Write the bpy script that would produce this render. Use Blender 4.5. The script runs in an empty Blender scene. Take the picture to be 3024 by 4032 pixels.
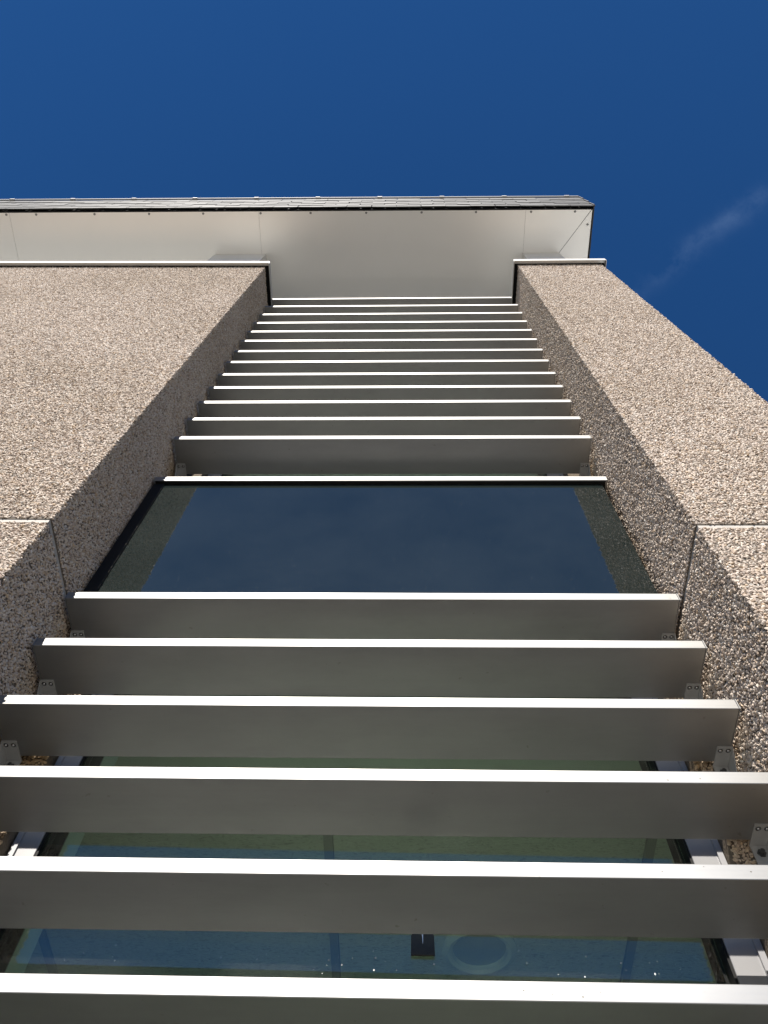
import bpy, bmesh, math, random
from mathutils import Matrix, Vector
random.seed(7)
scene = bpy.context.scene
EYE = 1.6                     # camera height above the paving; heights below are given above the eye
def Z(h): return h + EYE

# ------------------------------------------------------------------ camera
cam_d = bpy.data.cameras.new('camera'); cam = bpy.data.objects.new('camera', cam_d)
scene.collection.objects.link(cam); scene.camera = cam
cam_d.sensor_fit = 'VERTICAL'; cam_d.sensor_height = 32.0; cam_d.lens = 32.0 * 3204.136 / 4032.0
cam_d.clip_start = 0.02; cam_d.clip_end = 3000
RT = Vector((0.9996458, 0.0118657, 0.0238211)); UP = Vector((-0.0001331, -0.8928594, 0.4503356)); FW = Vector((-0.0266125, 0.4501792, 0.8925416))
cam.matrix_world = Matrix(((RT.x, UP.x, -FW.x, 0), (RT.y, UP.y, -FW.y, 0), (RT.z, UP.z, -FW.z, EYE), (0, 0, 0, 1)))

# ------------------------------------------------------------------ sky and sun
SUN_EL, SUN_AZ = math.radians(44.4), math.radians(9.3)      # sun behind the camera, a little to its left
world = bpy.data.worlds.new('World'); scene.world = world; world.use_nodes = True
wn, wl = world.node_tree.nodes, world.node_tree.links
bg = wn['Background']
sky = wn.new('ShaderNodeTexSky'); sky.sky_type = 'NISHITA'; sky.sun_disc = False
sky.sun_elevation = SUN_EL; sky.sun_rotation = math.pi + SUN_AZ
sky.air_density = 0.85; sky.dust_density = 0.0; sky.ozone_density = 10.0; sky.altitude = 500
hsv = wn.new('ShaderNodeHueSaturation'); hsv.inputs['Saturation'].default_value = 1.125
wl.new(sky.outputs[0], hsv.inputs['Color'])
# a thin streak of cirrus: distance of the view direction from a great-circle line, broken by noise
tc = wn.new('ShaderNodeTexCoord')
A = Vector((0.2557, 0.2051, 0.9447)); B = Vector((0.3794, 0.0902, 0.9208))
nrm = A.cross(B).normalized(); along = (B - A).normalized()
def wmath(op, a, b=None):
    m = wn.new('ShaderNodeMath'); m.operation = op
    for i, v in enumerate((a, b)):
        if v is None: continue
        if isinstance(v, (int, float)): m.inputs[i].default_value = v
        else: wl.new(v, m.inputs[i])
    return m.outputs[0]
def wdot(vec):
    m = wn.new('ShaderNodeVectorMath'); m.operation = 'DOT_PRODUCT'
    wl.new(tc.outputs['Generated'], m.inputs[0]); m.inputs[1].default_value = vec
    return m.outputs['Value']
nz = wn.new('ShaderNodeTexNoise'); nz.inputs['Scale'].default_value = 20; nz.inputs['Detail'].default_value = 6; nz.inputs['Roughness'].default_value = 0.62
wl.new(tc.outputs['Generated'], nz.inputs['Vector'])
nz2 = wn.new('ShaderNodeTexNoise'); nz2.inputs['Scale'].default_value = 9; nz2.inputs['Detail'].default_value = 3
wl.new(tc.outputs['Generated'], nz2.inputs['Vector'])
dist = wmath('ADD', wdot(nrm), wmath('MULTIPLY', wmath('SUBTRACT', nz2.outputs['Fac'], 0.5), 0.03))
band = wmath('POWER', 2.718, wmath('MULTIPLY', wmath('POWER', wmath('DIVIDE', dist, 0.011), 2.0), -1.0))
t0 = A.dot(along); t1 = B.dot(along)
rise = wn.new('ShaderNodeMapRange'); wl.new(wdot(along), rise.inputs['Value'])
rise.inputs['From Min'].default_value = t0 - 0.03; rise.inputs['From Max'].default_value = t0 + 0.07
fall = wn.new('ShaderNodeMapRange'); wl.new(wdot(along), fall.inputs['Value'])
fall.inputs['From Min'].default_value = t1 + 0.30; fall.inputs['From Max'].default_value = t1 + 0.05
puff = wn.new('ShaderNodeMapRange'); wl.new(nz.outputs['Fac'], puff.inputs['Value'])
puff.inputs['From Min'].default_value = 0.40; puff.inputs['From Max'].default_value = 0.72
dens = wmath('MULTIPLY', wmath('MULTIPLY', band, puff.outputs[0]), wmath('MULTIPLY', rise.outputs[0], fall.outputs[0]))
mixc = wn.new('ShaderNodeMixRGB'); mixc.inputs['Color2'].default_value = (2.2, 3.4, 5.6, 1)
wl.new(wmath('MULTIPLY', dens, 0.20), mixc.inputs['Fac'])
wl.new(hsv.outputs[0], mixc.inputs['Color1']); wl.new(mixc.outputs[0], bg.inputs['Color'])
bg.inputs['Strength'].default_value = 0.056

sun_d = bpy.data.lights.new('sun', 'SUN'); sun = bpy.data.objects.new('sun', sun_d); scene.collection.objects.link(sun)
sun_d.energy = 5.0; sun_d.angle = math.radians(0.53); sun_d.color = (1.0, 0.94, 0.86)
to_sun = Vector((-math.sin(SUN_AZ) * math.cos(SUN_EL), -math.cos(SUN_AZ) * math.cos(SUN_EL), math.sin(SUN_EL)))
sun.rotation_euler = to_sun.to_track_quat('Z', 'Y').to_euler(); sun.location = (-3, -10, 12)

vs = scene.view_settings
vs.view_transform = 'Standard'; vs.look = 'None'; vs.exposure = 0.95; vs.gamma = 1.0; vs.use_curve_mapping = False
scene.cycles.max_bounces = 14; scene.cycles.diffuse_bounces = 6; scene.cycles.glossy_bounces = 6; scene.cycles.transparent_max_bounces = 16

# ------------------------------------------------------------------ helpers
COL = scene.collection
def tag(o, label=None, cat=None, group=None, kind=None):
    if label: o['label'] = label
    if cat: o['category'] = cat
    if group: o['group'] = group
    if kind: o['kind'] = kind
    return o
def empty(name, loc, label=None, cat=None, group=None, kind=None):
    if kind is None and cat: kind = 'thing'
    o = bpy.data.objects.new(name, None); COL.objects.link(o); o.location = loc; o.empty_display_size = 0.1
    return tag(o, label, cat, group, kind)
def wpos(o):                  # world translation from basis matrices (nothing here is rotated above the leaf)
    p = Vector(o.location)
    q = o
    while q.parent is not None:
        p = p + Vector(q.parent.location)
        q = q.parent
    return p
def put(name, me, m, parent, world_loc=(0, 0, 0)):
    """link a mesh whose origin stands at world_loc, under parent"""
    o = bpy.data.objects.new(name, me); COL.objects.link(o)
    if m is not None and not me.materials: me.materials.append(m)
    o.location = Vector(world_loc) - (wpos(parent) if parent is not None else Vector((0, 0, 0)))
    if parent is not None: o.parent = parent
    return o
def bm_box(bm, x0, x1, y0, y1, z0, z1):
    vs_ = [bm.verts.new(p) for p in ((x0, y0, z0), (x1, y0, z0), (x1, y1, z0), (x0, y1, z0), (x0, y0, z1), (x1, y0, z1), (x1, y1, z1), (x0, y1, z1))]
    for f in ((0, 3, 2, 1), (4, 5, 6, 7), (0, 1, 5, 4), (1, 2, 6, 5), (2, 3, 7, 6), (3, 0, 4, 7)):
        bm.faces.new([vs_[i] for i in f])
    return vs_
def finish(bm, name, bevel=0.0, seg=1):
    if bevel: bmesh.ops.bevel(bm, geom=list(bm.edges), offset=bevel, segments=seg, affect='EDGES', profile=0.5)
    bmesh.ops.recalc_face_normals(bm, faces=list(bm.faces))
    me = bpy.data.meshes.new(name); bm.to_mesh(me); bm.free(); return me
def box_mesh(name, x0, x1, y0, y1, z0, z1, bevel=0.0, seg=1):
    bm = bmesh.new(); bm_box(bm, x0, x1, y0, y1, z0, z1); return finish(bm, name, bevel, seg)
def box(name, x0, x1, y0, y1, h0, h1, m, parent=None, bevel=0.0):
    """axis box in world x, y and eye-height h, its origin at its own base centre"""
    c = Vector(((x0 + x1) / 2, (y0 + y1) / 2, Z(h0)))
    me = box_mesh(name, x0 - c.x, x1 - c.x, y0 - c.y, y1 - c.y, 0, h1 - h0, bevel)
    return put(name, me, m, parent, c)
def prism_mesh(name, pts, z0, z1, bevel=0.0):
    """polygon (x, y) list extruded in z"""
    bm = bmesh.new()
    lo = [bm.verts.new((x, y, z0)) for x, y in pts]; hi = [bm.verts.new((x, y, z1)) for x, y in pts]
    bm.faces.new(lo[::-1]); bm.faces.new(hi); n = len(pts)
    for i in range(n): bm.faces.new((lo[i], lo[(i + 1) % n], hi[(i + 1) % n], hi[i]))
    return finish(bm, name, bevel)
def lathe_mesh(name, prof, seg=24):
    """(r, z) profile spun about z"""
    bm = bmesh.new(); rings = []
    for r, z in prof:
        if r < 1e-6: rings.append([bm.verts.new((0, 0, z))])
        else: rings.append([bm.verts.new((r * math.cos(2 * math.pi * k / seg), r * math.sin(2 * math.pi * k / seg), z)) for k in range(seg)])
    for a, b in zip(rings, rings[1:]):
        for k in range(seg):
            k2 = (k + 1) % seg
            if len(a) == 1 and len(b) > 1: bm.faces.new((a[0], b[k], b[k2]))
            elif len(b) == 1 and len(a) > 1: bm.faces.new((a[k], b[0], a[k2]))
            elif len(a) > 1: bm.faces.new((a[k], b[k], b[k2], a[k2]))
    return finish(bm, name)

# ------------------------------------------------------------------ materials
def new_mat(name):
    m = bpy.data.materials.new(name); m.use_nodes = True
    return m, m.node_tree.nodes, m.node_tree.links, m.node_tree.nodes['Principled BSDF']
def noise(n, l, scale, detail=4, rough=0.55, vec=None, coord='Object', stretch=None):
    t = n.new('ShaderNodeTexNoise'); t.inputs['Scale'].default_value = scale; t.inputs['Detail'].default_value = detail; t.inputs['Roughness'].default_value = rough
    c = n.new('ShaderNodeTexCoord'); src = c.outputs[coord]
    if coord == 'World':
        pass
    if stretch:
        mp = n.new('ShaderNodeMapping'); mp.inputs['Scale'].default_value = stretch; l.new(src, mp.inputs['Vector']); src = mp.outputs[0]
    l.new(src, t.inputs['Vector']); return t
def wnoise(n, l, scale, detail=4, rough=0.55, stretch=None):
    """noise in world position, so that copies of a mesh differ"""
    t = n.new('ShaderNodeTexNoise'); t.inputs['Scale'].default_value = scale; t.inputs['Detail'].default_value = detail; t.inputs['Roughness'].default_value = rough
    g = n.new('ShaderNodeNewGeometry'); src = g.outputs['Position']
    if stretch:
        mp = n.new('ShaderNodeMapping'); mp.inputs['Scale'].default_value = stretch; l.new(src, mp.inputs['Vector']); src = mp.outputs[0]
    l.new(src, t.inputs['Vector']); return t
def ramp(n, l, fac, stops):
    r = n.new('ShaderNodeValToRGB'); e = r.color_ramp.elements
    while len(e) < len(stops): e.new(0.5)
    for el, (p, c) in zip(e, stops): el.position = p; el.color = (*c, 1) if len(c) == 3 else c
    l.new(fac, r.inputs['Fac']); return r
def bump(n, l, b, h, strength, dist):
    bp = n.new('ShaderNodeBump'); bp.inputs['Strength'].default_value = strength; bp.inputs['Distance'].default_value = dist
    l.new(h, bp.inputs['Height']); l.new(bp.outputs[0], b.inputs['Normal'])
def simple(name, col, rough=0.5, metal=0.0, var=0.08, scale=6.0, spec=0.5):
    m, n, l, b = new_mat(name)
    t = wnoise(n, l, scale, 5)
    lo = tuple(c * (1 - var) for c in col); hi = tuple(min(1, c * (1 + var)) for c in col)
    r = ramp(n, l, t.outputs['Fac'], [(0.3, lo), (0.7, hi)])
    l.new(r.outputs[0], b.inputs['Base Color']); b.inputs['Roughness'].default_value = rough; b.inputs['Metallic'].default_value = metal
    b.inputs['Specular IOR Level'].default_value = spec
    return m

M = {}
# anodised aluminium of the louvre slats, with drawn grain, water marks and the odd spot of dirt
m, n, l, b = new_mat('slat_aluminium'); M['slat'] = m
grain = wnoise(n, l, 1.0, 3, 0.5, stretch=(1.2, 160, 160))
blotch = wnoise(n, l, 7.0, 6, 0.62, stretch=(0.7, 1.6, 1.6))
spots = wnoise(n, l, 46.0, 3, 0.5)
r0 = ramp(n, l, blotch.outputs['Fac'], [(0.30, (0.30, 0.299, 0.292)), (0.55, (0.33, 0.329, 0.321)), (0.75, (0.348, 0.347, 0.339))])
r1 = ramp(n, l, spots.outputs['Fac'], [(0.22, (0.72, 0.70, 0.66)), (0.29, (1, 1, 1))])
mx = n.new('ShaderNodeMixRGB'); mx.blend_type = 'MULTIPLY'; mx.inputs['Fac'].default_value = 1.0
l.new(r0.outputs[0], mx.inputs['Color1']); l.new(r1.outputs[0], mx.inputs['Color2']); l.new(mx.outputs[0], b.inputs['Base Color'])
b.inputs['Metallic'].default_value = 0.92
rr = ramp(n, l, grain.outputs['Fac'], [(0.3, (0.47,) * 3), (0.7, (0.50,) * 3)]); l.new(rr.outputs[0], b.inputs['Roughness'])
bump(n, l, b, grain.outputs['Fac'], 0.03, 0.0004)
# sheet metal of soffit, copings, flashing
m, n, l, b = new_mat('soffit_sheet'); M['soffit'] = m
t = wnoise(n, l, 1.3, 3, 0.5)
r0 = ramp(n, l, t.outputs['Fac'], [(0.3, (0.72, 0.716, 0.69)), (0.7, (0.76, 0.753, 0.725))]); l.new(r0.outputs[0], b.inputs['Base Color'])
b.inputs['Metallic'].default_value = 0.85; b.inputs['Roughness'].default_value = 0.42
t2 = wnoise(n, l, 1.8, 2, 0.5); bump(n, l, b, t2.outputs['Fac'], 0.35, 0.006)
M['coping'] = simple('coping_sheet', (0.48, 0.48, 0.465), 0.4, 0.55, 0.05, 5)
M['frame'] = simple('frame_aluminium', (0.24, 0.24, 0.245), 0.4, 0.3, 0.05, 9)
M['frame_edge'] = simple('frame_bead', (0.26, 0.26, 0.27), 0.42, 0.3, 0.05, 9)
M['bracket'] = simple('bracket_steel', (0.42, 0.42, 0.41), 0.5, 0.45, 0.08, 30)
M['screw'] = simple('screw_steel', (0.55, 0.55, 0.54), 0.22, 1.0, 0.05, 60)
M['bolt'] = simple('bolt_dark_steel', (0.10, 0.10, 0.10), 0.4, 0.8, 0.1, 60)
M['fixing'] = simple('grey_fixing', (0.20, 0.20, 0.195), 0.5, 0.3, 0.05, 60)
M['gasket_or_shade'] = simple('gasket_rubber_or_shade', (0.006, 0.006, 0.006), 0.6, 0.0, 0.1, 20, 0.2)
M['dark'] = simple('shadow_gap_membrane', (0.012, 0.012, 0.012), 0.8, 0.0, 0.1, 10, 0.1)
M['roofdeck'] = simple('roof_deck_felt', (0.03, 0.03, 0.032), 0.85, 0.0, 0.15, 6)
M['plaster'] = simple('white_plaster', (0.72, 0.73, 0.70), 0.8, 0.0, 0.03, 3)
M['gridbar'] = simple('ceiling_grid_bar', (0.42, 0.43, 0.41), 0.5, 0.1, 0.03, 8)
M['floor'] = simple('room_floor_lino', (0.34, 0.325, 0.29), 0.4, 0.0, 0.1, 2)
M['blind'] = simple('roller_blind_fabric', (0.25, 0.26, 0.26), 0.85, 0.0, 0.05, 30)
M['lampring'] = simple('downlight_enamel', (0.88, 0.89, 0.88), 0.35, 0.0, 0.03, 10)
M['lampglass'] = simple('downlight_diffuser', (0.55, 0.57, 0.56), 0.25, 0.0, 0.03, 10)
M['tab'] = simple('tab_dark_plastic', (0.022, 0.023, 0.018), 0.6, 0.0, 0.2, 90)
M['pin'] = simple('pin_bright_steel', (0.85, 0.85, 0.80), 0.25, 0.7, 0.02, 50)
M['fleck'] = simple('dried_splash', (0.34, 0.38, 0.38), 0.6, 0.0, 0.1, 200)

# slate
m, n, l, b = new_mat('slate'); M['slate'] = m
oi = n.new('ShaderNodeObjectInfo'); t = wnoise(n, l, 22, 5, 0.6)
r0 = ramp(n, l, oi.outputs['Random'], [(0.0, (0.024, 0.027, 0.029)), (0.45, (0.038, 0.042, 0.043)), (0.8, (0.052, 0.057, 0.057)), (1.0, (0.034, 0.034, 0.032))])
r1 = ramp(n, l, t.outputs['Fac'], [(0.3, (0.75,) * 3), (0.7, (1.1,) * 3)])
mx = n.new('ShaderNodeMixRGB'); mx.blend_type = 'MULTIPLY'; mx.inputs['Fac'].default_value = 1.0
l.new(r0.outputs[0], mx.inputs['Color1']); l.new(r1.outputs[0], mx.inputs['Color2']); l.new(mx.outputs[0], b.inputs['Base Color'])
b.inputs['Roughness'].default_value = 0.55; bump(n, l, b, t.outputs['Fac'], 0.5, 0.003)

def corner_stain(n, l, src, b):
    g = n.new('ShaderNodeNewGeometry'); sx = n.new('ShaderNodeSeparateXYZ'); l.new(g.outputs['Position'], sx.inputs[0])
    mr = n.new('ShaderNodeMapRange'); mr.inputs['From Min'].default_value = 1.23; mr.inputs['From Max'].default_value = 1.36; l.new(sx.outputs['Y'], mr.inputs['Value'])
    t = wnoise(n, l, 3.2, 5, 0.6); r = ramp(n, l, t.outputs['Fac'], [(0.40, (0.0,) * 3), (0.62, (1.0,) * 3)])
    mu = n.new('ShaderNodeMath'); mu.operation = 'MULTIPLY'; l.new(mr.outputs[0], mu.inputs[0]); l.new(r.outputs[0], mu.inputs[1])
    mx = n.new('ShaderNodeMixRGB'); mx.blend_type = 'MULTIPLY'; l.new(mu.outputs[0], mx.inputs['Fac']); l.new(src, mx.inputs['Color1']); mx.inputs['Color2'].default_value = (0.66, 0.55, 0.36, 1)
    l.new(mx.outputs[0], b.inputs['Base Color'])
# mortar bed and stones of the pebble dash
m, n, l, b = new_mat('mortar_bed'); M['mortar'] = m
t = wnoise(n, l, 140, 5, 0.6); t2 = wnoise(n, l, 1.7, 4, 0.6)
r0 = ramp(n, l, t.outputs['Fac'], [(0.3, (0.11, 0.092, 0.075)), (0.7, (0.19, 0.162, 0.133))])
r1 = ramp(n, l, t2.outputs['Fac'], [(0.3, (0.8, 0.8, 0.78)), (0.7, (1, 1, 1))])
mx = n.new('ShaderNodeMixRGB'); mx.blend_type = 'MULTIPLY'; mx.inputs['Fac'].default_value = 1.0
l.new(r0.outputs[0], mx.inputs['Color1']); l.new(r1.outputs[0], mx.inputs['Color2']); l.new(mx.outputs[0], b.inputs['Base Color'])
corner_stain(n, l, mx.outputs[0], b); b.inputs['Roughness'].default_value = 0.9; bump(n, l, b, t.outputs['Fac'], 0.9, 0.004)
m, n, l, b = new_mat('pebble_stone'); M['pebble'] = m
oi = n.new('ShaderNodeObjectInfo')
r0 = ramp(n, l, oi.outputs['Random'], [(0.0, (0.30, 0.228, 0.175)), (0.10, (0.44, 0.36, 0.29)), (0.34, (0.53, 0.458, 0.388)), (0.56, (0.49, 0.405, 0.335)), (0.72, (0.575, 0.52, 0.455)), (0.84, (0.48, 0.365, 0.25)), (0.92, (0.41, 0.33, 0.275)), (1.0, (0.60, 0.565, 0.51))])
t2 = wnoise(n, l, 1.1, 5, 0.6)
r1 = ramp(n, l, t2.outputs['Fac'], [(0.28, (0.86, 0.84, 0.80)), (0.6, (1, 1, 1))])
mx = n.new('ShaderNodeMixRGB'); mx.blend_type = 'MULTIPLY'; mx.inputs['Fac'].default_value = 1.0
l.new(r0.outputs[0], mx.inputs['Color1']); l.new(r1.outputs[0], mx.inputs['Color2']); l.new(mx.outputs[0], b.inputs['Base Color'])
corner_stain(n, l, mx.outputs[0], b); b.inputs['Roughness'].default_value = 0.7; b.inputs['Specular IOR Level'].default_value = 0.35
M['sealant'] = simple('joint_sealant', (0.35, 0.325, 0.29), 0.7, 0.0, 0.08, 25)

# panes
def face_fac(n, l, f0, f90=1.0):
    lw = n.new('ShaderNodeLayerWeight'); lw.inputs['Blend'].default_value = 0.5
    p = n.new('ShaderNodeMath'); p.operation = 'POWER'; l.new(lw.outputs['Facing'], p.inputs[0]); p.inputs[1].default_value = 5.0
    mr = n.new('ShaderNodeMapRange'); l.new(p.outputs[0], mr.inputs['Value']); mr.inputs['To Min'].default_value = f0; mr.inputs['To Max'].default_value = f90
    return mr.outputs[0]
def pane_mat(name, tint, f0, smear=0.0):
    m, n, l, b = new_mat(name); out = n['Material Output']; n.remove(b)
    tr = n.new('ShaderNodeBsdfTransparent'); tr.inputs['Color'].default_value = (*tint, 1)
    gl = n.new('ShaderNodeBsdfGlossy'); gl.inputs['Roughness'].default_value = 0.0
    mix = n.new('ShaderNodeMixShader'); l.new(face_fac(n, l, f0), mix.inputs[0]); l.new(tr.outputs[0], mix.inputs[1]); l.new(gl.outputs[0], mix.inputs[2])
    last = mix
    if smear:                                     # faint film of dust on the outside
        di = n.new('ShaderNodeBsdfDiffuse'); di.inputs['Color'].default_value = (0.6, 0.62, 0.58, 1)
        t = wnoise(n, l, 5.0, 6, 0.6, stretch=(1, 1, 0.5)); r = ramp(n, l, t.outputs['Fac'], [(0.42, (0.0,) * 3), (0.8, (smear,) * 3)])
        mix2 = n.new('ShaderNodeMixShader'); l.new(r.outputs[0], mix2.inputs[0]); l.new(mix.outputs[0], mix2.inputs[1]); l.new(di.outputs[0], mix2.inputs[2]); last = mix2
    l.new(last.outputs[0], out.inputs['Surface']); return m
M['pane_face'] = pane_mat('pane_outer_face', (0.90, 0.97, 0.90), 0.14, 0.03)
M['pane_inner'] = pane_mat('pane_inner_face', (0.90, 0.97, 0.91), 0.045)
M['pane_body'] = pane_mat('pane_body', (0.93, 0.97, 0.94), 0.0)
m, n, l, b = new_mat('spandrel_glass'); M['spandrel'] = m
t = wnoise(n, l, 3.0, 6, 0.6); t3 = wnoise(n, l, 1.0, 4, 0.6, stretch=(14, 14, 90)); sp = wnoise(n, l, 95, 3, 0.5)
r0 = ramp(n, l, t.outputs['Fac'], [(0.3, (0.009, 0.013, 0.012)), (0.75, (0.015, 0.020, 0.019))])
r1 = ramp(n, l, sp.outputs['Fac'], [(0.69, (0, 0, 0)), (0.80, (0.05, 0.055, 0.055))])
mx = n.new('ShaderNodeMixRGB'); mx.blend_type = 'ADD'; mx.inputs['Fac'].default_value = 1.0
l.new(r0.outputs[0], mx.inputs['Color1']); l.new(r1.outputs[0], mx.inputs['Color2']); l.new(mx.outputs[0], b.inputs['Base Color'])
r2 = ramp(n, l, t3.outputs['Fac'], [(0.35, (0.015,) * 3), (0.8, (0.06,) * 3)]); l.new(r2.outputs[0], b.inputs['Roughness'])
b.inputs['IOR'].default_value = 1.95

# acoustic tile
m, n, l, b = new_mat('acoustic_tile'); M['tile'] = m
mp_g = n.new('ShaderNodeNewGeometry')
wv = n.new('ShaderNodeTexNoise'); wv.inputs['Scale'].default_value = 34; wv.inputs['Detail'].default_value = 4; wv.inputs['Roughness'].default_value = 0.6; wv.inputs['Distortion'].default_value = 2.2
mpp = n.new('ShaderNodeMapping'); mpp.inputs['Scale'].default_value = (0.7, 2.2, 1); l.new(mp_g.outputs['Position'], mpp.inputs['Vector']); l.new(mpp.outputs[0], wv.inputs['Vector'])
r0 = ramp(n, l, wv.outputs['Fac'], [(0.34, (0.50, 0.50, 0.47)), (0.46, (0.78, 0.78, 0.74)), (0.7, (0.84, 0.84, 0.80))]); l.new(r0.outputs[0], b.inputs['Base Color'])
b.inputs['Roughness'].default_value = 0.95; bump(n, l, b, wv.outputs['Fac'], 0.8, 0.006)

# paving in front of the building
m, n, l, b = new_mat('concrete_paving'); M['paving'] = m
g = n.new('ShaderNodeNewGeometry')
bt = n.new('ShaderNodeTexBrick'); bt.inputs['Scale'].default_value = 1.0; bt.inputs['Brick Width'].default_value = 0.6; bt.inputs['Row Height'].default_value = 0.4; bt.inputs['Mortar Size'].default_value = 0.006
bt.inputs['Color1'].default_value = (0.185, 0.176, 0.162, 1); bt.inputs['Color2'].default_value = (0.225, 0.215, 0.197, 1); bt.inputs['Mortar'].default_value = (0.15, 0.14, 0.13, 1)
l.new(g.outputs['Position'], bt.inputs['Vector']); l.new(bt.outputs['Color'], b.inputs['Base Color']); b.inputs['Roughness'].default_value = 0.85

# ------------------------------------------------------------------ ground and the room behind the glass
gm = bpy.data.meshes.new('ground'); S = 900
gm.from_pydata([(-S, -S, 0), (S, -S, 0), (S, S, 0), (-S, S, 0)], [], [(0, 1, 2, 3)])
ground = put('ground', gm, M['paving'], None); tag(ground, kind='structure')

YG = 1.41                                      # glass plane
PL, PR, PO = -0.9441, 0.7477, 1.2996           # bay side left, bay side right, outer corner of the pier
YP, YR = 0.9815, 1.368                         # pier fronts; rebate beside the window
WL, WR = -0.842, 0.664                         # rebate ends, window frame begins
YI = 1.605                                     # inner face of the facade wall
CE = 2.15                                      # ceiling height above the eye
fl = box('floor', -4.2, 3.4, YI - 0.10, 8.0, -1.72, -1.585, M['floor']); tag(fl, kind='structure')
def rwall(name, *a): tag(box(name, *a, M['plaster']), kind='structure')
rwall('wall_left', -4.3, -4.2, YI, 8.0, -1.6, CE + 0.3)
rwall('wall_right', 3.4, 3.5, YI, 8.0, -1.6, CE + 0.3)
rwall('wall_back', -4.2, 3.4, 8.0, 8.1, -1.6, CE + 0.3)
rwall('wall_front_left', -4.2, WL + 0.050, YR + 0.160, YI, -1.6, CE + 0.3)
rwall('wall_front_right', WR + 0.004, 3.4, YR + 0.160, YI, -1.6, CE + 0.3)
ceil = empty('ceiling', (-0.4, 4.8, Z(CE)), kind='structure')
YM = 2.22                                      # plain plaster margin next to the window, then tiles
tag(box('ceiling_margin', -4.2, 3.4, YI, YM, CE, CE + 0.2, M['plaster'], ceil), None)
tag(box('ceiling_deck', -4.2, 3.4, YM + 0.0, 8.0, CE + 0.06, CE + 0.2, M['plaster'], ceil), None)
GX = [-0.288 + 1.19 * k for k in range(-3, 4)]
for x in GX:
    if -4.2 < x < 3.4: box('grid_bar', x - 0.017, x + 0.017, YM, 8.0, CE - 0.012, CE + 0.03, M['gridbar'], ceil)
GY = [YM + 0.62 * k for k in range(0, 10)]
tile_me = None
edges = [-4.2] + [x for x in GX if -4.2 < x < 3.4] + [3.4]
for i in range(len(edges) - 1):
    for j in range(len(GY) - 1):
        x0 = edges[i] + 0.019; x1 = edges[i + 1] - 0.019
        if x1 - x0 < 0.05: continue
        box('ceiling_tile', x0, x1, GY[j] + 0.004, GY[j + 1] - 0.004, CE, CE + 0.02, M['tile'], ceil)
lamp = empty('ceiling_downlight', (0.298, 3.06, Z(CE)), 'round white recessed ceiling light seen through the lowest strip of window glass', 'ceiling light')
put('rim', lathe_mesh('rim', [(0.108, 0.004), (0.112, -0.016), (0.128, -0.024), (0.148, -0.012), (0.150, 0.0)], 40), M['lampring'], lamp, (0.298, 3.06, Z(CE)))
put('diffuser', lathe_mesh('diffuser', [(0.0, -0.006), (0.06, -0.005), (0.107, 0.0)], 40), M['lampglass'], lamp, (0.298, 3.06, Z(CE)))

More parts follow.
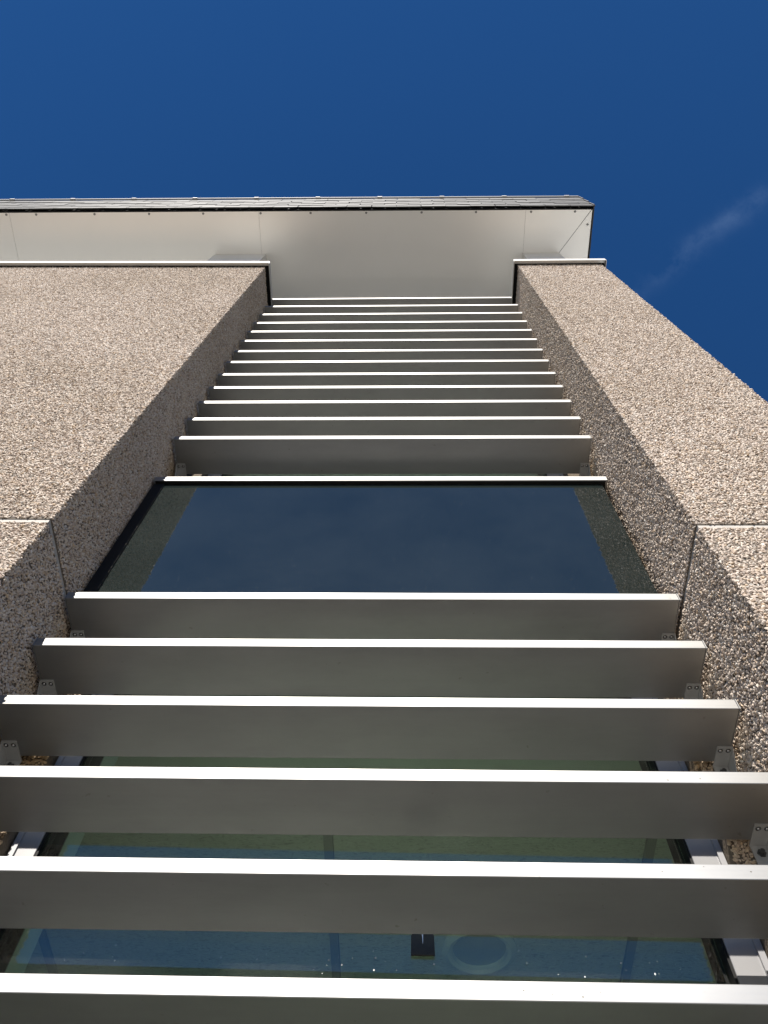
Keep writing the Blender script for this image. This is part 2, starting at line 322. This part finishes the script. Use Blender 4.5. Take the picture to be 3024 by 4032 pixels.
# ------------------------------------------------------------------ pebble-dashed walls
def pebble_group():
    g = bpy.data.node_groups.new('scatter_pebbles', 'GeometryNodeTree')
    g.interface.new_socket('Geometry', in_out='INPUT', socket_type='NodeSocketGeometry')
    g.interface.new_socket('Geometry', in_out='OUTPUT', socket_type='NodeSocketGeometry')
    N, Lk = g.nodes, g.links
    gi = N.new('NodeGroupInput'); go = N.new('NodeGroupOutput')
    d = N.new('GeometryNodeDistributePointsOnFaces'); d.distribute_method = 'POISSON'
    d.inputs['Distance Min'].default_value = 0.0050; d.inputs['Density Max'].default_value = 60000
    Lk.new(gi.outputs[0], d.inputs['Mesh'])
    join = N.new('GeometryNodeJoinGeometry')
    for k in range(4):                               # four angular chips
        ico = N.new('GeometryNodeMeshIcoSphere'); ico.inputs['Radius'].default_value = 1.0; ico.inputs['Subdivisions'].default_value = 1
        rv = N.new('FunctionNodeRandomValue'); rv.data_type = 'FLOAT_VECTOR'; rv.inputs['Min'].default_value = (-0.36, -0.36, -0.36); rv.inputs['Max'].default_value = (0.36, 0.36, 0.36); rv.inputs['Seed'].default_value = 11 + k
        sp = N.new('GeometryNodeSetPosition'); Lk.new(ico.outputs['Mesh'], sp.inputs['Geometry']); Lk.new(rv.outputs['Value'], sp.inputs['Offset'])
        sm = N.new('GeometryNodeSetMaterial'); sm.inputs['Material'].default_value = M['pebble']; Lk.new(sp.outputs[0], sm.inputs['Geometry'])
        gti = N.new('GeometryNodeGeometryToInstance'); Lk.new(sm.outputs[0], gti.inputs[0]); Lk.new(gti.outputs[0], join.inputs[0])
    io = N.new('GeometryNodeInstanceOnPoints'); io.inputs['Pick Instance'].default_value = True
    ro = N.new('FunctionNodeRandomValue'); ro.data_type = 'FLOAT'; ro.inputs[2].default_value = -0.0006; ro.inputs[3].default_value = 0.0024; ro.inputs['Seed'].default_value = 17
    sc_ = N.new('ShaderNodeVectorMath'); sc_.operation = 'SCALE'; Lk.new(d.outputs['Normal'], sc_.inputs[0]); Lk.new(ro.outputs[1], sc_.inputs['Scale'])
    spn = N.new('GeometryNodeSetPosition'); Lk.new(d.outputs['Points'], spn.inputs['Geometry']); Lk.new(sc_.outputs[0], spn.inputs['Offset'])
    Lk.new(spn.outputs[0], io.inputs['Points']); Lk.new(join.outputs[0], io.inputs['Instance'])
    ri = N.new('FunctionNodeRandomValue'); ri.data_type = 'INT'; ri.inputs[4].default_value = 0; ri.inputs[5].default_value = 3; ri.inputs['Seed'].default_value = 3
    Lk.new(ri.outputs[2], io.inputs['Instance Index'])
    rr = N.new('FunctionNodeRandomValue'); rr.data_type = 'FLOAT_VECTOR'; rr.inputs['Min'].default_value = (-0.85, -0.85, 0); rr.inputs['Max'].default_value = (0.85, 0.85, 6.283); rr.inputs['Seed'].default_value = 5
    e2r = N.new('FunctionNodeEulerToRotation'); Lk.new(rr.outputs[0], e2r.inputs[0])
    rot = N.new('FunctionNodeRotateRotation'); rot.rotation_space = 'LOCAL'
    Lk.new(d.outputs['Rotation'], rot.inputs[0]); Lk.new(e2r.outputs[0], rot.inputs[1]); Lk.new(rot.outputs[0], io.inputs['Rotation'])
    rs = N.new('FunctionNodeRandomValue'); rs.data_type = 'FLOAT_VECTOR'; rs.inputs['Min'].default_value = (0.0034, 0.0027, 0.0020); rs.inputs['Max'].default_value = (0.0072, 0.0052, 0.0042); rs.inputs['Seed'].default_value = 8
    Lk.new(rs.outputs[0], io.inputs['Scale'])
    Lk.new(io.outputs[0], go.inputs[0])
    return g
PEB = pebble_group()
def pebbles(quads, parent):
    """one field of stones over the given quads; corner order gives the outward normal"""
    o0 = wpos(parent); vs_ = []; fs = []
    for q in quads:
        k = len(vs_); vs_ += [tuple(Vector(p) - o0) for p in q]; fs.append(tuple(range(k, k + 4)))
    me = bpy.data.meshes.new('pebbles'); me.from_pydata(vs_, [], fs)
    o = put('pebbles', me, M['pebble'], parent, o0); tag(o, kind='stuff')
    md = o.modifiers.new('scatter', 'NODES'); md.node_group = PEB
    return o
HT = 5.60                                        # top of the pebble-dashed walls
def fq(x0, x1, y, h0, h1): return ((x0, y, Z(h0)), (x1, y, Z(h0)), (x1, y, Z(h1)), (x0, y, Z(h1)))      # faces the camera (-y)
def sq(x, y0, y1, h0, h1, s):                    # side face, s = +1 faces +x
    q = ((x, y0, Z(h0)), (x, y1, Z(h0)), (x, y1, Z(h1)), (x, y0, Z(h1)))
    return q if s > 0 else q[::-1]
IN = 0.0035                                      # mortar lies this far behind the stone faces
def pebble_wall(root, xo, xi, s, hj, outer):
    """xo outer end, xi bay side, s = direction of the bay side's outward normal, hj joint height"""
    a, c = min(xo, xi), max(xo, xi)
    for h0, h1 in ((-1.6, hj - 0.010), (hj + 0.010, HT)):
        x0, x1 = (a, c - IN) if s > 0 else (a + IN, c)
        if outer: x1 = x1 - IN
        p = box('wall_panel', x0, x1, YP + IN, YR + 0.4 if outer else YR + 0.05, h0, h1, M['mortar'], root)
        lo = max(h0, 0.9); top = h1 - 0.004 if h1 < HT else h1; lo = lo + (0.004 if h0 > 0 else 0)
        qs = [fq(max(a, -3.7), c, YP + IN, lo, top), sq(xi - s * IN, YP, YR, lo, top, s)]
        if outer: qs.append(sq(xo - IN, YP, YR + 0.02, lo, top, 1))
        pebbles(qs, p)
    # sealant strip set back in the joint between the two panels
    box('joint_sealant', (a + 0.006) if s < 0 else a, (c - 0.006), YP + 0.006, YR + 0.03, hj - 0.0105, hj + 0.0105, M['sealant'], root)
    # jamb that returns beside the window, with its own stones
    j0, j1 = (xi - 0.02, WL) if s > 0 else (WR, xi + 0.02)
    jm = box('jamb', min(j0, j1), max(j0, j1), YR + IN, YR + 0.158, -1.6, HT, M['mortar'], root)
    pebbles([fq(min(xi, j1 if s > 0 else j0), max(xi, j1 if s > 0 else j0), YR + IN, 0.6, 1.9)], jm)

wall = empty('pebble_dash_wall', (PL, YP, 0), 'wide beige pebble-dashed wall filling the left side beside the slatted bay', 'wall')
pebble_wall(wall, -5.2, PL, 1, 1.902, False)
pier = empty('pebble_dash_pier', (1.02, YP, 0), 'narrow beige pebble-dashed pier right of the slatted bay against the sky', 'pier')
pebble_wall(pier, PO, PR, -1, 1.873, True)
# sheet copings over the wall heads: top sheet, front lip and returns
OV = 0.026
def coping(root, x0, x1, left_ret, right_ret):
    xa = x0 - (OV if left_ret else 0); xb = x1 + (OV if right_ret else 0)
    c = box('coping', xa, xb, YP - OV, YR + 0.15, HT + 0.014, HT + 0.045, M['coping'], root, 0.002)
    box('coping_lip', xa - 0.001, xb + 0.001, YP - OV - 0.004, YP - OV - 0.0012, HT - 0.012, HT + 0.046, M['coping'], c)
    box('coping_shade', x0 - (OV - 0.005 if left_ret else 0), x1 + (OV - 0.005 if right_ret else 0), YP - 0.006, YR + 0.1, HT + 0.006, HT + 0.0135, M['dark'], c)  # black sheet that paints the shaded gap under the coping
    if left_ret: box('coping_lip', xa - 0.004, xa - 0.0012, YP - OV, YR + 0.14, HT - 0.012, HT + 0.0455, M['coping'], c)
    if right_ret: box('coping_lip', xb + 0.0012, xb + 0.004, YP - OV, YR + 0.14, HT - 0.012, HT + 0.0455, M['coping'], c)
coping(wall, -5.2, PL, False, True)
coping(pier, PR, PO, True, True)

# ------------------------------------------------------------------ louvre slats
SX0, SX1, SY0, SD, ST = -0.9318, 0.7361, 1.2, 0.1547, 0.0315
HS = [5.6091, 5.3816, 5.1582, 4.9406, 4.7277, 4.5173, 4.3078, 4.0975, 3.8864, 3.6749, 3.4614, 3.2457, 3.0279, 1.8582, 1.6421, 1.4193, 1.1982, 0.9779, 0.7593]
SC = (SX0 + SX1) / 2; HL = (SX1 - SX0) / 2
slat_me = box_mesh('slat', -HL + 0.0025, HL - 0.0025, 0, SD, 0, ST, 0.0016, 2); slat_me.materials.append(M['slat'])
cap_me = box_mesh('end_cap', -0.0013, 0.0013, -0.0006, SD + 0.0006, -0.0006, ST + 0.0006, 0.0004); cap_me.materials.append(M['slat'])
def bracket_mesh(s):                              # s = +1: right end
    bm = bmesh.new()
    bm_box(bm, -0.0165, 0.0165, 0.107, 0.1655, -0.0044, -0.0004)           # leg under the slat
    bm_box(bm, -0.0165, 0.0165, 0.1657, 0.1682, -0.055, -0.0004)            # leg on the jamb
    x0, x1 = (0.0168, 0.0190) if s > 0 else (-0.0190, -0.0168)              # side gusset
    a = [bm.verts.new((x0, y, z)) for y, z in ((0.108, -0.0004), (0.168, -0.0004), (0.168, -0.055), (0.150, -0.055), (0.112, -0.008))]
    c = [bm.verts.new((x1, y, z)) for y, z in ((0.108, -0.0004), (0.168, -0.0004), (0.168, -0.055), (0.150, -0.055), (0.112, -0.008))]
    bm.faces.new(a); bm.faces.new(c[::-1])
    for i in range(5): bm.faces.new((a[i], c[i], c[(i + 1) % 5], a[(i + 1) % 5]))
    me = finish(bm, 'bracket'); me.materials.append(M['bracket']); return me
br_me = {s: bracket_mesh(s) for s in (-1, 1)}
screw_me = lathe_mesh('screw', [(0.0, -0.0030), (0.0024, -0.0030), (0.0036, -0.0016), (0.0038, -0.0006)], 14); screw_me.materials.append(M['screw'])
washer_me = lathe_mesh('washer', [(0.0, -0.0006), (0.0058, -0.0006), (0.0060, 0.0)], 14); washer_me.materials.append(M['bolt'])
bolt_me = lathe_mesh('bolt', [(0.0, 0.011), (0.0045, 0.011), (0.0055, 0.009), (0.0058, 0.003), (0.0095, 0.0028), (0.0095, 0.0)], 6); bolt_me.materials.append(M['bolt'])
up_l = empty('sun_louvre', (SC, SY0, Z(HS[12])), 'tall run of thirteen pale aluminium slats above the dark glass panel', 'louvre')
lo_l = empty('sun_louvre', (SC, SY0, Z(HS[18])), 'lower run of six broad aluminium slats below the dark glass panel', 'louvre')
for i, h in enumerate(HS):
    root = up_l if i < 13 else lo_l
    jz = random.uniform(-0.0008, 0.0008)
    s_ = put('slat', slat_me, None, root, (SC, SY0 + random.uniform(-0.001, 0.001), Z(h) + jz))
    sp = wpos(s_)
    for e in (-1, 1): put('end_cap', cap_me, None, s_, sp + Vector((e * (HL - 0.0011), 0, 0)))
    for e in (-1, 1):
        bx = SC + e * (HL - 0.0172)
        put('bracket', br_me[e], None, s_, Vector((bx, sp.y, sp.z)))
        for d in (-0.0087, 0.0087):
            put('screw', screw_me, None, s_, Vector((bx + d, sp.y + 0.1175, sp.z - 0.0046)))
            put('washer', washer_me, None, s_, Vector((bx + d, sp.y + 0.1175, sp.z - 0.00445)))
        bo = put('bolt', bolt_me, None, s_, Vector((bx, sp.y + 0.1656, sp.z - 0.024))); bo.rotation_euler = (math.pi / 2, 0, 0)

# spots of dirt on the sunlit fronts of the nearest slats
rs = random.Random(5); SLATS = [o for o in lo_l.children]
M['dirt'] = simple('dirt_spot', (0.16, 0.15, 0.13), 0.9, 0.0, 0.2, 300, 0.1)
for k, clusters in ((3, ((-0.36, 14, 0.008), (-0.05, 5, 0.03), (0.15, 6, 0.05), (0.5, 5, 0.05))), (4, ((-0.6, 5, 0.05), (0.1, 6, 0.08), (0.45, 5, 0.06))), (5, ((-0.2, 6, 0.06), (0.20, 9, 0.02), (0.28, 6, 0.01))), (2, ((-0.5, 3, 0.05), (0.3, 5, 0.05))), (1, ((-0.3, 4, 0.06), (0.4, 5, 0.04)))):
    sl = SLATS[k]; p0 = wpos(sl); bm = bmesh.new()
    for cx, cnt, sd in clusters:
        for _ in range(cnt):
            r = rs.choice((0.0004, 0.0006, 0.0009, 0.0013))
            mtx = Matrix.Translation((cx - SC + rs.gauss(0, sd), -0.0001, rs.uniform(0.004, ST - 0.004))) @ Matrix.Diagonal((r * rs.uniform(0.8, 2.2), 0.00025, r, 1))
            bmesh.ops.create_icosphere(bm, subdivisions=1, radius=1.0, matrix=mtx)
    tag(put('dirt_spots', finish(bm, 'dirt_spots'), M['dirt'], sl, p0), kind='stuff')

# ------------------------------------------------------------------ dark glass panel between the two louvres
YS = 1.265
span = empty('spandrel_panel', (SC, YS, Z(1.9)), 'large dark blue glass panel reflecting the sky between the two runs of slats', 'glass panel')
GXL, GXR = -0.898, 0.722
box('pane', GXL, GXR, YS, YS + 0.012, 1.90, 2.7345, M['spandrel'], span, 0.001)
box('back_tray', GXL - 0.004, GXR + 0.004, YS + 0.013, YR - 0.004, 1.895, 2.7345, M['dark'], span)
box('gasket_or_shade', PL + 0.012, PR - 0.014, 1.2515, YS + 0.03, 2.7350, 2.7376, M['gasket_or_shade'], span)  # black strip standing in for the shade under the flashing
box('edge_gasket', PL + 0.006, GXL - 0.001, YS - 0.004, YS + 0.02, 1.90, 2.7345, M['gasket_or_shade'], span)
box('flashing', PL + 0.004, PR - 0.006, 1.2495, YS + 0.06, 2.738, 2.7715, M['slat'], span, 0.001)

# ------------------------------------------------------------------ windows behind the louvres
def glazing(root, x0, x1, y, h0, h1, hp, rot):
    """two sheets of glass about a pivot at height hp; mirror film only on their outer faces"""
    for k, dy in enumerate((0.0, 0.020)):
        w = (x1 - x0) / 2
        me = box_mesh('pane', -w, w, 0, 0.005, h0 - hp, h1 - hp)
        me.materials.append(M['pane_face' if k == 0 else 'pane_inner']); me.materials.append(M['pane_body'])
        for p in me.polygons: p.material_index = 0 if p.normal.y < -0.5 else 1
        o = put('pane', me, None, root, ((x0 + x1) / 2, y + dy, Z(hp))); o.rotation_euler = rot
def window(root, h0, h1, hm):
    f0, f1 = WL + 0.002, WR - 0.002
    g0, g1 = -0.786, 0.597
    y0 = YR + 0.046; yg = y0 + 0.018
    for a, c in ((f0, g0), (g1, f1)):
        p = box('frame_post', a, c, y0, y0 + 0.105, h0, h1, M['frame'], root, 0.001)
        bx0, bx1 = ((a, a + 0.012) if a == f0 else (c - 0.012, c))
        box('frame_bead', bx0, bx1, y0 - 0.006, y0 - 0.0005, h0, h1, M['frame_edge'], p)
    rails = [h0, h1 - 0.06] + ([hm] if hm else [])
    for r in rails: box('frame_rail', g0 + 0.0005, g1 - 0.0005, y0 + 0.002, y0 + 0.105, r, r + 0.06, M['frame'], root)
    for a, c in ((g0 + 0.0005, g0 + 0.005), (g1 - 0.005, g1 - 0.0005)):
        for lo, hi in (((h0 + 0.061, hm - 0.001), (hm + 0.061, h1 - 0.061)) if hm else ((h0 + 0.061, h1 - 0.061),)):
            box('gasket_or_shade', a, c, y0 + 0.003, y0 + 0.09, lo, hi, M['gasket_or_shade'], root)
    if hm:
        glazing(root, g0 + 0.006, g1 - 0.006, yg, h0 + 0.063, hm - 0.003, 0.0, (0, 0, 0))  # unseen lower glazing, added down to the floor so sun lights the room
        glazing(root, g0 + 0.0075, g1 - 0.0075, yg, hm + 0.066, h1 - 0.068, 1.2, (math.radians(0.2), 0, math.radians(0.5)))
    else:
        glazing(root, g0 + 0.006, g1 - 0.006, yg, h0 + 0.063, h1 - 0.063, h0 + 1.0, (0, 0, 0))
win = empty('window', ((WL + WR) / 2, YR + 0.02, 0), 'green tinted double glazed window seen through the gaps of the lower slats', 'window')
window(win, -1.55, 1.895, 0.78)
win2 = empty('window', ((WL + WR) / 2, YR + 0.02, Z(2.85)), 'narrow grey framed window almost hidden behind the tall run of slats', 'window')
window(win2, 2.86, 5.58, None)
box('blind', WL + 0.03, WR - 0.03, YR + 0.17, YR + 0.174, 2.80, 5.6, M['blind'], win2)

# dried splashes on the lowest strip of the lower pane
rs = random.Random(21); bm = bmesh.new()
for cx, ch, k, sd in ((-0.10, 0.955, 10, 0.05), (-0.30, 0.95, 9, 0.05), (0.02, 0.95, 5, 0.06), (-0.55, 0.965, 8, 0.07), (0.40, 0.945, 8, 0.06), (-0.1, 0.96, 12, 0.35), (0.2, 0.94, 8, 0.3)):
    for _ in range(k):
        x = cx + rs.gauss(0, sd); h = ch * 1.028 + rs.gauss(0, 0.012); r = rs.choice((0.0006, 0.0008, 0.0012, 0.0019))
        if not (-0.74 < x < 0.55): continue
        mtx = Matrix.Translation((x, 0, Z(h))) @ Matrix.Diagonal((r, 0.0004, r * rs.uniform(0.8, 1.6), 1))
        bmesh.ops.create_icosphere(bm, subdivisions=1, radius=1.0, matrix=mtx)
tag(put('dried_splashes', finish(bm, 'dried_splashes'), M['fleck'], win, (0, YR + 0.046 + 0.018 - 0.0003, 0)), kind='stuff')

# the small dark tab on the outside of the lower pane, with its bright pin
ty = YR + 0.046 + 0.018 - 0.0005
tb = empty('window_tab', (0.0325, ty, Z(0.988)), 'small dark round-shouldered tab with a bright pin on the lowest strip of glass', 'tab')
pts = [(-0.0215, 0.0), (0.0215, 0.0)] + [(0.0215 - 0.010 * (1 - math.cos(t)), 0.036 + 0.010 * math.sin(t)) for t in (0.3, 0.7, 1.1, 1.57)] + [(-0.0215 + 0.010 * (1 - math.cos(t)), 0.036 + 0.010 * math.sin(t)) for t in (1.57, 1.1, 0.7, 0.3)]
tm = prism_mesh('plate', pts, 0.0, 0.004); tm.transform(Matrix.Rotation(math.pi / 2, 4, 'X'))
tm.transform(Matrix.Diagonal((1.05, 1, 1, 1)))
put('plate', tm, M['tab'], tb, (0.0325, ty - 0.0006, Z(0.988)))
pm = lathe_mesh('pin', [(0.0, 0.0), (0.0006, 0.001), (0.0016, 0.016), (0.0021, 0.024), (0.0012, 0.028), (0.0, 0.029)], 10)
put('pin', pm, M['pin'], tb, (0.0325, ty - 0.0082, Z(1.008)))

# ------------------------------------------------------------------ upper walls, soffit and slate-hung eaves
HSOF = 6.30
ub = empty('upper_wall', (-1.24, 1.01, Z(HT + 0.05)), 'short grey metal-clad wall block on the left pebble-dashed wall under the soffit', 'wall')
box('cladding', -1.432, -1.047, 1.008, 1.75, HT + 0.0465, HSOF - 0.001, M['soffit'], ub)
ubr = empty('upper_wall', (1.0, 1.02, Z(HT + 0.05)), 'short grey metal-clad wall block on the right pier under the mitred soffit corner', 'wall')
box('cladding', 0.868, 1.140, 1.018, 3.0, HT + 0.0465, HSOF - 0.001, M['soffit'], ubr)
bw = empty('rear_wall', (-1.5, 1.76, Z(2.6)), 'plain grey wall set back above the left pebble-dashed wall under the eaves', 'wall')
box('wall_sheet', -5.2, -1.44, 1.40, 1.50, HT + 0.0465, HSOF - 0.001, M['soffit'], bw)
box('wall_sheet', -1.046, 0.867, 1.56, 1.64, 5.585, HSOF - 0.001, M['soffit'], bw)

roof = empty('roof', (1.355, 0.712, Z(HSOF)), 'slate-hung roof edge with a pale metal soffit above the building', 'roof')
EX, EY = 1.355, 0.712                              # eaves corner
WX, WY = 1.142, 1.018                              # wall corner below the mitre
g_ = 0.0007
def soffit_panel(pts):
    cx = sum(p[0] for p in pts) / len(pts); cy = sum(p[1] for p in pts) / len(pts)
    q = [(x - cx, y - cy) for x, y in pts]
    # subdivided lightly so the sheet can sag between its fixings
    return put('soffit_panel', prism_mesh('soffit_panel', q, 0.0, 0.004), M['soffit'], roof, (cx, cy, Z(HSOF)))
SEAM = [-5.2, -2.932, -1.079, 0.874]
for a, c in zip(SEAM, SEAM[1:]):
    soffit_panel([(a + g_, EY), (c - g_, EY), (c - g_, 1.70), (a + g_, 1.70)])
soffit_panel([(0.874 + g_, EY), (EX - 0.003, EY), (WX - 0.002, WY), (WX - 0.002, 1.70), (0.874 + g_, 1.70)])
soffit_panel([(EX, EY + 0.003), (EX, 3.2), (WX + 0.001, 3.2), (WX + 0.001, WY + 0.001)])
fix_me = lathe_mesh('screw', [(0.0, -0.005), (0.006, -0.005), (0.008, -0.003), (0.0085, 0.0)], 12); fix_me.materials.append(M['fixing'])
for x in (-4.57, -4.16, -3.75, -3.35, -2.955, -2.7317, -2.2963, -1.8905, -1.4896, -1.0657, -0.6974, -0.2891, 0.1161, 0.5125, 0.9131, 1.2312):
    put('screw', fix_me, None, roof, (x, 0.730, Z(HSOF) - 0.0003))
for y in (0.82, 1.22, 1.62, 2.02): put('screw', fix_me, None, roof, (EX - 0.024, y, Z(HSOF) - 0.0003))
# roof body and dark fascia board behind the slates
box('roof_body', -5.2, EX - 0.004, EY + 0.006, 3.4, HSOF + 0.0045, HSOF + 0.52, M['roofdeck'], roof)
box('fascia_board', -5.2, EX + 0.002, EY - 0.004, EY + 0.005, HSOF - 0.002, HSOF + 0.05, M['dark'], roof)
box('fascia_board', EX + 0.0005, EX + 0.008, EY + 0.0055, 3.2, HSOF - 0.002, HSOF + 0.52, M['dark'], roof)
# slates: six courses on the front face, each tilted a little and slightly uneven
def slate_mesh(k):
    r = random.Random(90 + k); w = 0.0885; bm = bmesh.new(); t = 0.008
    xs = [-w, -w * 0.5, 0.0, w * 0.55, w]
    lo = [(x, r.uniform(-0.0035, 0.0035)) for x in xs]
    lo[0] = (-w, r.uniform(-0.002, 0.007)); lo[-1] = (w, r.uniform(-0.002, 0.007))
    poly = lo + [(w, 0.150), (-w, 0.150)]
    f = [bm.verts.new((x, -t, z)) for x, z in poly]; bk = [bm.verts.new((x, 0, z)) for x, z in poly]
    bm.faces.new(f); bm.faces.new(bk[::-1]); nn = len(poly)
    for i in range(nn): bm.faces.new((f[i], bk[i], bk[(i + 1) % nn], f[(i + 1) % nn]))
    me = finish(bm, 'slate'); me.materials.append(M['slate']); return me
SL = [slate_mesh(k) for k in range(9)]
COURSE, NC = 0.105, 5
tilt = math.radians(-2.2)
for c in range(NC):
    off = 0.0905 if c % 2 else 0.0
    x = EX + 0.022 - 0.0885 - off * 1.0; k = 0
    z = Z(HSOF) + 0.012 + c * COURSE
    if c % 2:                                     # half slate at the verge
        s_ = put('slate', SL[(c * 5) % 9], None, roof, (EX + 0.022 - 0.044, EY - 0.016, z)); s_.scale = (0.5, 1, 1); s_.rotation_euler = (tilt, 0, 0)
    while x > -4.3:
        s_ = put('slate', random.choice(SL), None, roof, (x + random.uniform(-0.002, 0.002), EY - 0.016 + random.uniform(-0.001, 0.001), z + random.uniform(-0.004, 0.004)))
        s_.rotation_euler = (tilt + random.uniform(-0.008, 0.008), random.uniform(-0.012, 0.012), random.uniform(-0.006, 0.006))
        x -= 0.181
# slates turning the verge on the right
for c in range(NC):
    y = EY + 0.06 + (0.09 if c % 2 else 0)
    while y < 2.4:
        s_ = put('slate', random.choice(SL), None, roof, (EX + 0.0105, y, Z(HSOF) + 0.012 + c * COURSE + random.uniform(-0.004, 0.004)))
        s_.rotation_euler = (tilt, random.uniform(-0.01, 0.01), math.pi / 2); y += 0.181
# metal rail and its clips along the head of the slates
rail = box('ridge_rail', -5.0, EX + 0.004, EY - 0.034, EY - 0.022, HSOF + 0.555, HSOF + 0.572, M['coping'], roof, 0.002)
x = EX - 0.09
while x > -5.0:
    box('rail_clip', x - 0.018, x + 0.018, EY - 0.0375, EY + 0.01, HSOF + 0.550, HSOF + 0.576, M['coping'], rail); x -= 0.49

# the long wall and the eaves run a fraction of a degree off the bay's line
wall.rotation_euler = (0, 0, math.radians(0.45))
roof.rotation_euler = (0, 0, math.radians(0.22))
